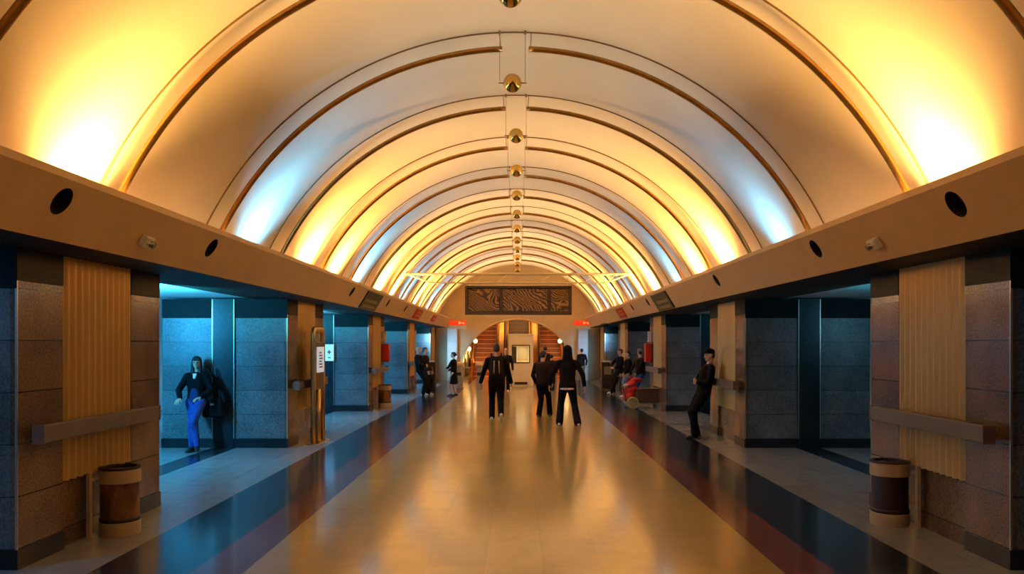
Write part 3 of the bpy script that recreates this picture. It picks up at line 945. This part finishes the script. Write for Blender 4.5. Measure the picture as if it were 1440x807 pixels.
def person(label, loc, rz, height, P, style, group=None, voxel=.007):
    """P: pelvis (x,y,z) lean (vec) twist, feet [(x,y,z,yaw,pitch)] for left,right; hands [(x,y,z)]; poles; head yaw/pitch. canonical 1.75 m."""
    s = height / 1.75
    root = empty('person', (loc[0], loc[1], 0), rz)
    body, top, bot, hairm = MB(), MB(), MB(), MB()
    pel = V(P.get('pelvis', (0, 0, .93)))
    up = V(P.get('lean', (0, 0, 1))).normalized()
    tw = P.get('twist', 0.0)
    fw = V((-math.sin(tw), math.cos(tw), 0))
    T = frame_from(up, fw)
    fem = style.get('fem', False)
    sw = .165 if fem else .188
    def tp(x, y, z): return pel + T @ V((x, y, z))
    lv = [(-.02, .150, .105, .09), (.15, .120 if fem else .132, .092, .07), (.33, .145 if fem else .165, .115, .09), (.44, .135 if fem else .16, .09, .06)]
    E = [(tp(0, 0, z), (rx, ry, rz_), T) for z, rx, ry, rz_ in lv]
    for a, c in zip(E, E[1:]): body.hull([a, c])
    ext = style.get('bulk', .028)
    tj = [(-.06, .165, .125, .07), (.15, .150, .115, .07), (.33, .168, .130, .09), (.44, .165, .105, .06)]
    if style.get('long'):   # knee-length dress or coat
        tj = [(-.42, .19, .17, .05), (-.2, .18, .15, .08)] + tj[1:]
    EJ = [(tp(0, 0, z), (rx + ext - .028, ry + ext - .028, rz_), T) for z, rx, ry, rz_ in tj]
    for a, c in zip(EJ, EJ[1:]): top.hull([a, c])
    # neck, head
    nb = tp(0, .0, .50); 
    hy, hp = P.get('head', (0.0, 0.0))
    hu = (up * .6 + V((0, 0, .4))).normalized()
    hf = V((-math.sin(tw + hy), math.cos(tw + hy), 0))
    Hm = frame_from(hu, hf) @ Matrix.Rotation(-hp, 3, 'X')
    hc = nb + hu * .175 + hf * .02
    def hp_(x, y, z): return hc + Hm @ V((x, y, z))
    body.cap(tp(0, -.01, .42), hc - Hm @ V((0, .02, .06)), .062 if not fem else .052, .055 if not fem else .047)
    body.hull([(tp(0, -.02, .47), .045, None), (tp(-sw + .02, 0, .43), .05, None), (tp(sw - .02, 0, .43), .05, None)])
    body.hull([(hp_(0, -.012, .035), (.076, .094, .085), Hm), (hp_(0, .02, -.045), (.056, .066, .06), Hm)])
    body.hull([(hp_(0, .062, -.085), (.026, .022, .02), Hm), (hp_(0, .03, -.05), (.05, .05, .05), Hm)])
    body.hull([(hp_(0, .092, .012), (.009, .01, .01), Hm), (hp_(0, .104, -.026), (.014, .013, .011), Hm)])
    body.hull([(hp_(-.03, .075, .028), (.022, .014, .010), Hm), (hp_(.03, .075, .028), (.022, .014, .010), Hm)])
    for q in (-1, 1): body.hull([(hp_(q * .078, -.005, .005), (.010, .02, .03), Hm)])
    # shoulders and arms
    joints = {}
    for i, q in ((0, -1), (1, 1)):
        sh = tp(q * sw, 0, .435)
        wr = pel * 0 + V(P['hands'][i])
        pole = V(P.get('elbow', [(-.4, -1, -.2), (.4, -1, -.2)])[i])
        el, wr = ik(sh, wr, .285, .25, pole)
        body.cap(sh, el, .05, .04); body.cap(el, wr, .041, .027)
        if style.get('sleeves', True):
            top.hull([(tp(q * (sw - .07), 0, .40), .075, None), (sh, .070, None)])
            top.hull([(tp(0, -.02, .475), .062, None), (tp(q * (sw - .03), 0, .44), .066, None)])
            top.cap(sh, el, .068, .056)
            top.cap(el, wr - (wr - el).normalized() * .015, .056, .046)
        # hand
        f = (wr - el).normalized()
        hd = V(P['hdir'][i]).normalized() if P.get('hdir') and P['hdir'][i] else (f * .8 + V((0, 0, -.25))).normalized()
        nrm = V(P.get('palm', [(1, 0, 0), (-1, 0, 0)])[i]); nrm = (nrm - hd * nrm.dot(hd)).normalized()
        sd = hd.cross(nrm).normalized()
        # thumb side: towards forward for hanging hands
        if sd.dot(V((0, 1, .2))) < 0: sd = -sd
        k1 = wr + hd * .088
        body.hull([(wr + sd * .014, (.016, .016, .016), None), (wr - sd * .014, .016, None), (k1 + sd * .030, .012, None), (k1 - sd * .030, .012, None)])
        curl = P.get('curl', .35)
        for j, (o_, ln) in enumerate(((.032, .074), (.011, .082), (-.011, .076), (-.032, .060))):
            a = k1 + sd * o_; d = (hd + sd * o_ * 2.2).normalized(); rr = .0088
            ang = .15
            for seg in (.45, .32, .26):
                dd = (d * math.cos(ang) + nrm * math.sin(ang))
                c = a + dd * ln * seg
                body.cap(a, c, rr, rr * .92); a = c; rr *= .92; ang += curl
        a = wr + hd * .025 + sd * .022
        c = a + (hd * .62 + sd * .62 + nrm * .35).normalized() * .045
        e = c + (hd * .85 + sd * .2 + nrm * .35).normalized() * .034
        body.cap(a, c, .0125, .010); body.cap(c, e, .010, .008)
    # legs
    for i, q in ((0, -1), (1, 1)):
        fx, fy, fz, yaw, pit = P['feet'][i]
        hip = tp(q * .088, 0, -.03)
        ank = V((fx, fy, fz + .085))
        pole = V(P.get('knee', [(0, 1, 0), (0, 1, 0)])[i])
        kn, ank = ik(hip, ank, .435, .42, pole)
        body.cap(hip, kn, .085, .055); body.cap(kn, ank, .054, .036)
        calf = kn.lerp(ank, .3) - pole.normalized() * .010; body.hull([(calf, (.046, .046, .08), None)])
        if not style.get('bare'):
            bot.hull([(tp(0, -.005, .05), (.160, .122, .05), T), (tp(0, -.005, -.05), (.170, .132, .08), T)])
            bot.hull([(tp(q * .078, 0, -.03), (.112, .120, .10), T), (kn, .076, None)])
            wl = style.get('hem', .062)
            bot.hull([(kn, .074, None), (calf, .068, None), (ank + V((0, 0, -.015)), wl, None)])
        # foot and shoe
        yw = Matrix.Rotation(-yaw, 3, 'Z') @ Matrix.Rotation(pit, 3, 'X')
        def fp(x, y, z): return ank + yw @ V((x, y, z))
        body.hull([(fp(0, -.03, -.04), (.028, .03, .025), None), (fp(0, .12, -.06), (.03, .03, .016), None), (fp(0, 0, 0), .032, None)])
        sm_ = MB()
        sm_.hull([(fp(0, -.055, -.052), (.036, .036, .032), None), (fp(0, .07, -.055), (.046, .05, .028), None), (fp(0, .155, -.062), (.038, .035, .022), None), (fp(0, -.01, -.01), .045, None)])
        so = remesh(sm_, 'shoe', M[style.get('shoe', 'darkshoe')], root, .010, 2)
        so.scale = (s, s, s)
    B = remesh(body, 'body', M['skin'], root, voxel, 3); B.scale = (s,) * 3
    J = remesh(top, style.get('topname', 'jacket'), M[style['top']], root, .012, 4); J.scale = (s,) * 3
    if not style.get('bare'):
        tr = remesh(bot, 'trousers', M[style['bot']], root, .012, 4); tr.scale = (s,) * 3
    # collar / hood
    cm = MB()
    cm.hull([(tp(0, -.015, .455), (.085, .075, .03), T), (tp(0, -.01, .50), (.070, .066, .02), T)])
    c_ = remesh(cm, 'collar', M[style['top']], root, .01, 2); c_.scale = (s,) * 3
    # hair
    hs = style.get('hair', 'short')
    if hs != 'bald':
        hairm.hull([(hp_(0, -.024, .050), (.083, .092, .082), Hm), (hp_(0, -.05, -.01), (.075, .06, .06), Hm)])
        hairm.hull([(hp_(0, .045, .090), (.055, .035, .025), Hm), (hp_(0, -.02, .06), (.08, .08, .07), Hm)])
        if hs == 'long':
            for q in (-1, 1):
                hairm.hull([(hp_(q * .066, -.01, .03), (.022, .05, .05), Hm), (hp_(q * .075, -.01, -.16), (.03, .05, .05), Hm), (hp_(q * .06, .03, -.24), (.025, .03, .04), Hm)])
            hairm.hull([(hp_(0, -.06, .0), (.08, .05, .06), Hm), (hp_(0, -.085, -.22), (.10, .04, .06), Hm)])
            hairm.hull([(hp_(-.05, .076, .062), (.03, .016, .026), Hm), (hp_(.04, .078, .06), (.035, .016, .026), Hm)])
        if hs == 'bun':
            hairm.hull([(hp_(0, -.12, .02), (.045, .04, .045), Hm)])
        if hs == 'hood':
            hairm.hull([(hp_(0, -.03, .05), (.10, .11, .10), Hm), (hp_(0, -.05, -.12), (.115, .085, .07), Hm)])
            hairm.hull([(hp_(0, -.05, -.12), (.115, .085, .07), Hm), (hp_(0, -.06, -.20), (.14, .08, .04), Hm)])
        hh = remesh(hairm, 'hood' if hs == 'hood' else 'hair', M[style.get('hairmat', 'hair')], root, .010, 3); hh.scale = (s,) * 3
    if style.get('cap'):
        cm = MB(); cm.hull([(hp_(0, -.015, .075), (.09, .102, .065), Hm)])
        cm.hull([(hp_(0, .09, .062), (.06, .06, .012), Hm), (hp_(0, .04, .07), (.08, .05, .014), Hm)])
        q = remesh(cm, 'cap', M[style['cap']], root, .010, 2); q.scale = (s,) * 3
    # eyes and mouth
    em = MB()
    for q in (-1, 1): em.ball(tuple(hp_(q * .030, .083, .010)), .010, 10)
    q = em.build('eyes', M['eye'], root, smooth=True); q.scale = (s,) * 3
    mm = MB(); mm.hull([(hp_(-.016, .086, -.055), (.008, .008, .006), Hm), (hp_(.016, .086, -.055), (.008, .008, .006), Hm)])
    q = mm.build('mouth', M['lips'], root, smooth=True); q.scale = (s,) * 3
    if style.get('hemband'):
        hm = MB(); hm.hull([(tp(0, 0, -.125), (.176, .135, .02), T), (tp(0, 0, -.105), (.176, .135, .02), T)])
        q = remesh(hm, 'shirt_hem', M['whitecloth'], root, .010, 2); q.scale = (s,) * 3
    if style.get('neckline'):
        hm = MB(); hm.hull([(tp(0, .095, .40), (.035, .025, .06), T), (tp(0, .075, .465), (.045, .03, .02), T)])
        q = remesh(hm, 'shirt_front', M[style['neckline']], root, .008, 2); q.scale = (s,) * 3
    if style.get('shirt'):
        hm = MB(); hm.hull([(tp(0, .055, .02), (.115, .085, .10), T), (tp(0, .065, .20), (.075, .06, .05), T)])
        q = remesh(hm, 'shirt', M[style['shirt']], root, .010, 3); q.scale = (s,) * 3
    tag(root, label, 'person', group)
    return root, tp, s

def gp(x, yfeet):
    D = F * CH / (yfeet - VY)
    return (CX + (x - VX) * D / F, D)

# woman leaning on the second left pillar, facing the camera
wy = pill[1] - 1.23
root, tp, s = person('woman with long dark hair, dark jacket and blue jeans leaning on blue-lit pillar',
    (-5.17, wy - .47), PI, 1.58,
    dict(pelvis=(0, -.20, .885), lean=(0.02, -.10, 1), head=(.25, .05),
         feet=[(-.02, .06, 0, .15, 0), (-.16, .16, 0, -.35, 0)],
         hands=[(-.17, .02, .96), (.19, .05, .94)], hdir=[(.6, .7, -.3), (.1, .8, -.45)], palm=[(0, 0, -1), (0, 0, -1)],
         elbow=[(-1, -.8, 0), (1, -.8, 0)], knee=[(.25, 1, 0), (-.25, 1, 0)]),
    dict(fem=True, top='blackcloth', bot='jeans', hair='long', shirt='bluecloth', neckline='whitecloth', hem=.052, bulk=.03), voxel=.006)
r = empty('handbag', (root.location.x + .25, root.location.y + .26, 0))
mb = MB(); mb.hull([((-.14, 0, .56), (.04, .06, .04), None), ((.14, 0, .56), (.04, .06, .04), None), ((-.11, 0, .83), (.03, .045, .03), None), ((.11, 0, .83), (.03, .045, .03), None)])
remesh(mb, 'bag_body', M['blackcloth'], r, .012, 3)
MB().tube([(-.08, -.02, .84), (-.06, -.04, 1.0), (-.07, -.07, 1.2), (-.10, -.045, 1.335), (-.09, .04, 1.33), (-.05, .09, 1.2), (.03, .05, 1.0), (.08, .02, .84)], .010, 8).build('strap', M['blackcloth'], r, smooth=True)
MB().box(-.03, .03, -.066, -.058, .72, .75).build('clasp', M['trim'], r)
tag(r, 'black shoulder bag hanging at the hip of the woman in jeans', 'bag')

# man leaning on the second right pillar, facing the hall (-X)
person('man in dark clothes and cap leaning back on the second right pillar rail',
    (3.48, 14.95), PI / 2 + .12, 1.68,
    dict(pelvis=(0, .06, .90), lean=(0, -.22, 1), head=(.1, .2),
         feet=[(-.10, .27, 0, .1, 0), (.08, .17, 0, -.1, 0)],
         hands=[(-.10, .22, 1.05), (.02, .24, 1.09)], hdir=[(.9, .35, .1), (-.9, .35, .0)], palm=[(0, -1, .1), (0, -1, .1)],
         elbow=[(-1, -.4, -.4), (1, -.4, -.4)]),
    dict(top='blackcloth', bot='blackcloth', hair='short', cap='blackcloth', hem=.075, bulk=.045))

# walkers
x, d = gp(698, 591)
w1, tp1, s1 = person('tall man in dark clothes walking away with a dark backpack', (x, d), .04, 1.75,
    dict(pelvis=(0, 0, .915), lean=(0, .03, 1), feet=[(-.10, .10, 0, .08, 0), (.10, -.26, .07, -.05, -.6)],
         hands=[(-.36, .04, .83), (.34, .02, .82)], elbow=[(-.8, -1, 0), (.8, -1, 0)]),
    dict(top='blackcloth', bot='blackcloth', hair='short', shoe='paleshoe', hem=.068, bulk=.05))
r = empty('backpack', (x, d, 0), .04)
mb = MB()
mb.hull([((-.10, -.25, 1.02), (.05, .07, .05), None), ((.10, -.25, 1.02), (.05, .07, .05), None), ((-.09, -.22, 1.36), (.05, .055, .05), None), ((.09, -.22, 1.36), (.05, .055, .05), None)])
remesh(mb, 'pack_body', M['darkcloth'], r, .012, 3)
for q in (-1, 1):
    MB().tube([(q * .05, -.285, 1.34), (q * .055, -.322, 1.22), (q * .06, -.325, 1.06)], .016, 8).build('pale_strap', M['greycloth'], r, smooth=True)
    MB().tube([(q * .10, -.20, 1.40), (q * .11, -.08, 1.50), (q * .12, .09, 1.44), (q * .13, .13, 1.28)], .016, 8).build('shoulder_strap', M['darkcloth'], r, smooth=True)
tag(r, 'dark backpack with two pale straps on the tall walking man', 'backpack')

x, d = gp(763, 586)
person('person in brownish black jacket walking away between the two other walkers', (x, d), -.35, 1.60,
    dict(pelvis=(0, 0, .90), lean=(0, .06, 1), feet=[(-.07, -.08, 0, .0, 0), (.10, .30, .0, -.3, .1)],
         hands=[(-.22, .12, .86), (.22, .16, .88)], elbow=[(-.5, -1, 0), (.5, -1, 0)], head=(-.2, .1)),
    dict(top='browncloth', bot='blackcloth', hair='short', hem=.075, bulk=.05))
x, d = gp(798, 598)
person('hooded person in black with a white shirt hem walking away', (x, d), .0, 1.72,
    dict(pelvis=(0, 0, .90), lean=(0, .03, 1), feet=[(-.17, .02, 0, .2, 0), (.21, -.10, .0, -.25, 0)],
         hands=[(-.38, .08, .87), (.36, -.02, .85)], elbow=[(-.8, -1, 0), (.8, -1, 0)]),
    dict(top='blackcloth', bot='blackcloth', hair='hood', hairmat='blackcloth', shoe='paleshoe', hem=.085, bulk=.05, hemband=True))

# left group near the fourth pillar
x, d = gp(592, 555.5)
person('bald man in black with pale shoes leaning back by the fourth left pillar', (x + .02, d), -PI / 2 - .2, 1.68,
    dict(pelvis=(0, -.06, .90), lean=(0, -.12, 1), feet=[(-.08, .24, 0, .1, 0), (.10, .10, 0, -.1, 0)],
         hands=[(-.12, .16, 1.02), (.10, .18, 1.00)], hdir=[(.9, .3, .1), (-.9, .3, .1)], palm=[(0, -1, 0), (0, -1, 0)],
         elbow=[(-1, -.4, -.3), (1, -.4, -.3)]),
    dict(top='blackcloth', bot='blackcloth', hair='bald', shoe='paleshoe', hem=.08, bulk=.06), voxel=.009)
person('person with dark brown hair half hidden behind the bald man in black', (x + .12, d + .75), -PI / 2 - .2, 1.62,
    dict(pelvis=(0, -.05, .92), lean=(0, -.06, 1), feet=[(-.08, .05, 0, .1, 0), (.10, .0, 0, -.1, 0)],
         hands=[(-.24, .10, .86), (.24, .10, .86)]),
    dict(top='browncloth', bot='blackcloth', hair='short', hem=.07, bulk=.04), voxel=.009)
x, d = gp(638, 557)
person('woman in black knee-length dress with bare legs standing near the turnstiles', (x, d), PI / 2 - .3, 1.46,
    dict(pelvis=(0, 0, .93), lean=(0, .0, 1), head=(.1, .0), feet=[(-.09, .08, 0, .1, 0), (.09, -.06, 0, -.1, 0)],
         hands=[(-.08, .26, 1.10), (.12, .26, 1.00)], elbow=[(-1, -.4, -.3), (1, -.4, -.3)]),
    dict(fem=True, top='blackcloth', topname='dress', bot='blackcloth', hair='bun', bare=True, long=True), voxel=.008)

# right group near the third right pillar
x, d = gp(864, 554)
person('man in black with pale shoes leaning, farthest of the group by the red bag', (x + .05, d), PI / 2 + .3, 1.58,
    dict(pelvis=(0, -.14, .91), lean=(0, -.08, 1), head=(0, .1), feet=[(-.08, .22, 0, .1, 0), (.10, .05, 0, -.1, 0)],
         hands=[(-.16, .12, .98), (.10, .14, 1.16)], hdir=[(.5, .8, .1), (-.5, .6, .5)], palm=[(1, 0, 0), (-1, 0, 0)],
         elbow=[(-1, -.4, -.3), (1, -.4, -.3)]),
    dict(top='blackcloth', bot='blackcloth', hair='short', shoe='paleshoe', hem=.075, bulk=.05), voxel=.009)
x, d = gp(879, 558)
person('person in dark jacket and pale jeans standing between two others by the pillar', (x + .05, d), PI / 2 + .2, 1.50,
    dict(pelvis=(0, -.05, .92), lean=(0, -.03, 1), head=(0, -.1), feet=[(-.10, .12, 0, .1, 0), (.10, -.02, 0, -.1, 0)],
         hands=[(-.22, .15, .88), (.22, .14, .88)]),
    dict(top='blackcloth', bot='paleJeans', hair='short', shoe='paleshoe', hem=.075, bulk=.06), voxel=.009)
x, d = gp(896, 562)
person('person in white-topped cap and blue jeans bending over the red bag', (x + .05, d + .1), PI / 2 + .5, 1.60,
    dict(pelvis=(0, -.10, .90), lean=(0, .05, 1), head=(-1.7, -.15), feet=[(-.10, .30, 0, .1, 0), (.12, -.08, 0, -.1, 0)],
         hands=[(-.20, .32, .80), (.24, .22, .86)]),
    dict(top='browncloth', bot='jeans', hair='short', cap='greycloth', hem=.07, bulk=.06), voxel=.009)

# far figures
x, d = gp(818, 536)
person('person in dark jacket and grey trousers by the right far pier', (x, d), .2, 1.52,
    dict(pelvis=(0, 0, .92), feet=[(-.10, .12, 0, .1, 0), (.10, -.10, 0, -.1, 0)], hands=[(-.22, .12, .9), (.26, .05, .86)]),
    dict(top='darkcloth', bot='greycloth', hair='short', hem=.07, bulk=.05), voxel=.01)
person('fair-faced person half hidden behind the tall man with the backpack', (at(711, 500, 29.2).x, 29.2), PI, 1.60,
    dict(pelvis=(0, 0, .92), feet=[(-.10, .12, 0, .1, 0), (.10, -.10, 0, -.1, 0)], hands=[(-.28, .12, .86), (.28, .05, .86)]),
    dict(top='darkcloth', bot='darkcloth', hair='bald', shoe='paleshoe', hem=.07, bulk=.05), voxel=.01)
person('person whose head shows behind the middle walker near the booth', (at(765, 500, 31.5).x, 30.4), .3, 1.66,
    dict(pelvis=(0, 0, .92), feet=[(-.10, .12, 0, .1, 0), (.10, -.10, 0, -.1, 0)], hands=[(-.26, .12, .86), (.26, .05, .86)]),
    dict(top='browncloth', bot='darkcloth', hair='short', hem=.07, bulk=.05), voxel=.01)
person('short person between the middle walker and the hooded one, further off', (at(775.5, 500, 29.5).x, 29.5), -.3, 1.36,
    dict(pelvis=(0, 0, .92), feet=[(-.10, .12, 0, .1, 0), (.10, -.10, 0, -.1, 0)], hands=[(-.26, .12, .86), (.26, .05, .86)]),
    dict(top='browncloth', bot='darkcloth', hair='short', hem=.07, bulk=.05), voxel=.01)

# ------------------------------------------------------------------ aisle light fittings
def trough(s, i, label):
    """slim lit trough across the pillar front, just under the corrugated ceiling"""
    d = pill[i] - 1.23
    r = empty('light_trough', (s * (PF + 1.05), d, HS))
    MB().box(-.92, .92, -.16, -.045, -.10, -.075).build('tray', M['fixture'], r)
    MB().box(-.92, .92, -.172, -.16, -.10, -.02).build('front_lip', M['fixture'], r)
    mb = MB()
    mb.tube([(-.88, -.10, -.05), (.88, -.10, -.05)], .018, 8)
    mb.build('tube', M['tube'], r)
    tag(r, label, 'light', 'light troughs over the pillars')

# ------------------------------------------------------------------ lights
def area(name, loc, target, sx, sy, power, col, spread=PI):
    l = bpy.data.lights.new(name, 'AREA'); l.shape = 'RECTANGLE'; l.size = sx; l.size_y = sy
    l.energy = power; l.color = col; l.spread = spread
    o = bpy.data.objects.new(name, l); COL.objects.link(o)
    o.location = loc
    o.rotation_euler = (V(target) - V(loc)).to_track_quat('-Z', 'Y').to_euler()
    return o
WARM = (1.0, .54, .14); BLUE = (.12, .54, 1.0); CYAN = (.03, .45, 1.0)
def flood(s, d, power, col, spr=115, w=.5):
    name = 'warm_flood' if col is WARM else 'cool_flood'
    area(name, (s * 3.48, d, 2.72), (s * 3.36, d - .06, 3.9), w, .14, power, col, math.radians(spr))
PEACH = (1.0, .80, .52)
for s in (-1, 1):
    for k in range(5):
        flood(s, 6.82 + 7.28 * k, 85 * (1 + .32 * k), WARM)
        if k < 4: flood(s, 11.2 + 7.28 * k, 40 if s < 0 else 18, BLUE, 105, .4)
        if 0 < k < 4: flood(s, 8.95 + 7.28 * k, 55 * (1 + .32 * k), WARM, 105, .4)
    flood(s, -.7, 40, WARM)      # the bay behind the viewer
    # broad fill lights added in the trough to brighten the crown
    for k in range(6):
        area('crown_fill', (s * 3.28, 1.8 + 6.6 * k, 2.80), (-s * .3, 1.8 + 6.6 * k, 5.35), 5.4, .12, (62, 62, 66, 80, 100, 120)[k], PEACH, math.radians(72))
    # aisles
    for i in range(4):
        d = 10.9 + 7.28 * i
        e = 420 if s < 0 else 34; cc = CYAN if s < 0 else (.14, .55, .85)
        area('aisle_light', (s * 6.3, d, 2.38), (s * 5.7, d + 1.6, 0), .3, 2.2, e, cc)
        df = pill[i + 1] - 1.23
        area('aisle_ceiling_fill', (s * 5.0, df - 2.9, 2.12), (s * 5.0, df - 2.6, 2.5), 1.5, .9, e * (.16 if s < 0 else .08), (.06, .75, 1), math.radians(120))  # bare light added in mid-air to brighten the aisle ceiling
    area('aisle_light', (s * 6.3, 4.0, 2.38), (s * 6.0, 4.2, 0), .3, 2.0, 90 if s < 0 else 10, CYAN)
    area('aisle_light', (s * 4.0, 32.8, 2.35), (s * 3.0, 37.8, 1.2), .5, .3, 15 if s < 0 else 7, (.25, .65, 1), math.radians(32))  # bare light added to tint the far end pier blue
    # tunnel side lamps
    area('tunnel_light', (s * 2.45, 42.0, 1.9), (s * 1.0, 44.5, 1.2), .5, 2.0, 190, (1.0, .50, .14))
    for k in range(3):
        area('tunnel_wall_light', (s * 2.60, 43.4 + 2.6 * k, .75 + .25 * k), (s * 2.95, 43.6 + 2.6 * k, 1.05 + .25 * k), 1.2, .2, 22, (1.0, .66, .24))
area('tunnel_top', (0, 45.0, 3.3), (0, 47.5, 1.5), 2.4, 1, 150, (1.0, .48, .14))
area('booth_fill', (CX + .1, DBO + .6, 1.64), (CX + .1, DBO + .6, 0), .4, .4, 10, (1, .8, .5))  # added light so the interior behind the pane is not black

w = bpy.data.worlds.new('world'); S.world = w; w.use_nodes = True
w.node_tree.nodes['Background'].inputs['Color'].default_value = (.02, .018, .015, 1)
w.node_tree.nodes['Background'].inputs['Strength'].default_value = .3

S.view_settings.view_transform = 'Standard'; S.view_settings.look = 'None'
S.view_settings.gamma = 1; S.view_settings.exposure = 0
S.view_settings.use_curve_mapping = False
cy = S.cycles
cy.use_denoising = True
cy.max_bounces = 8; cy.diffuse_bounces = 5; cy.glossy_bounces = 4
cy.sample_clamp_indirect = 6
cy.caustics_reflective = False; cy.caustics_refractive = False
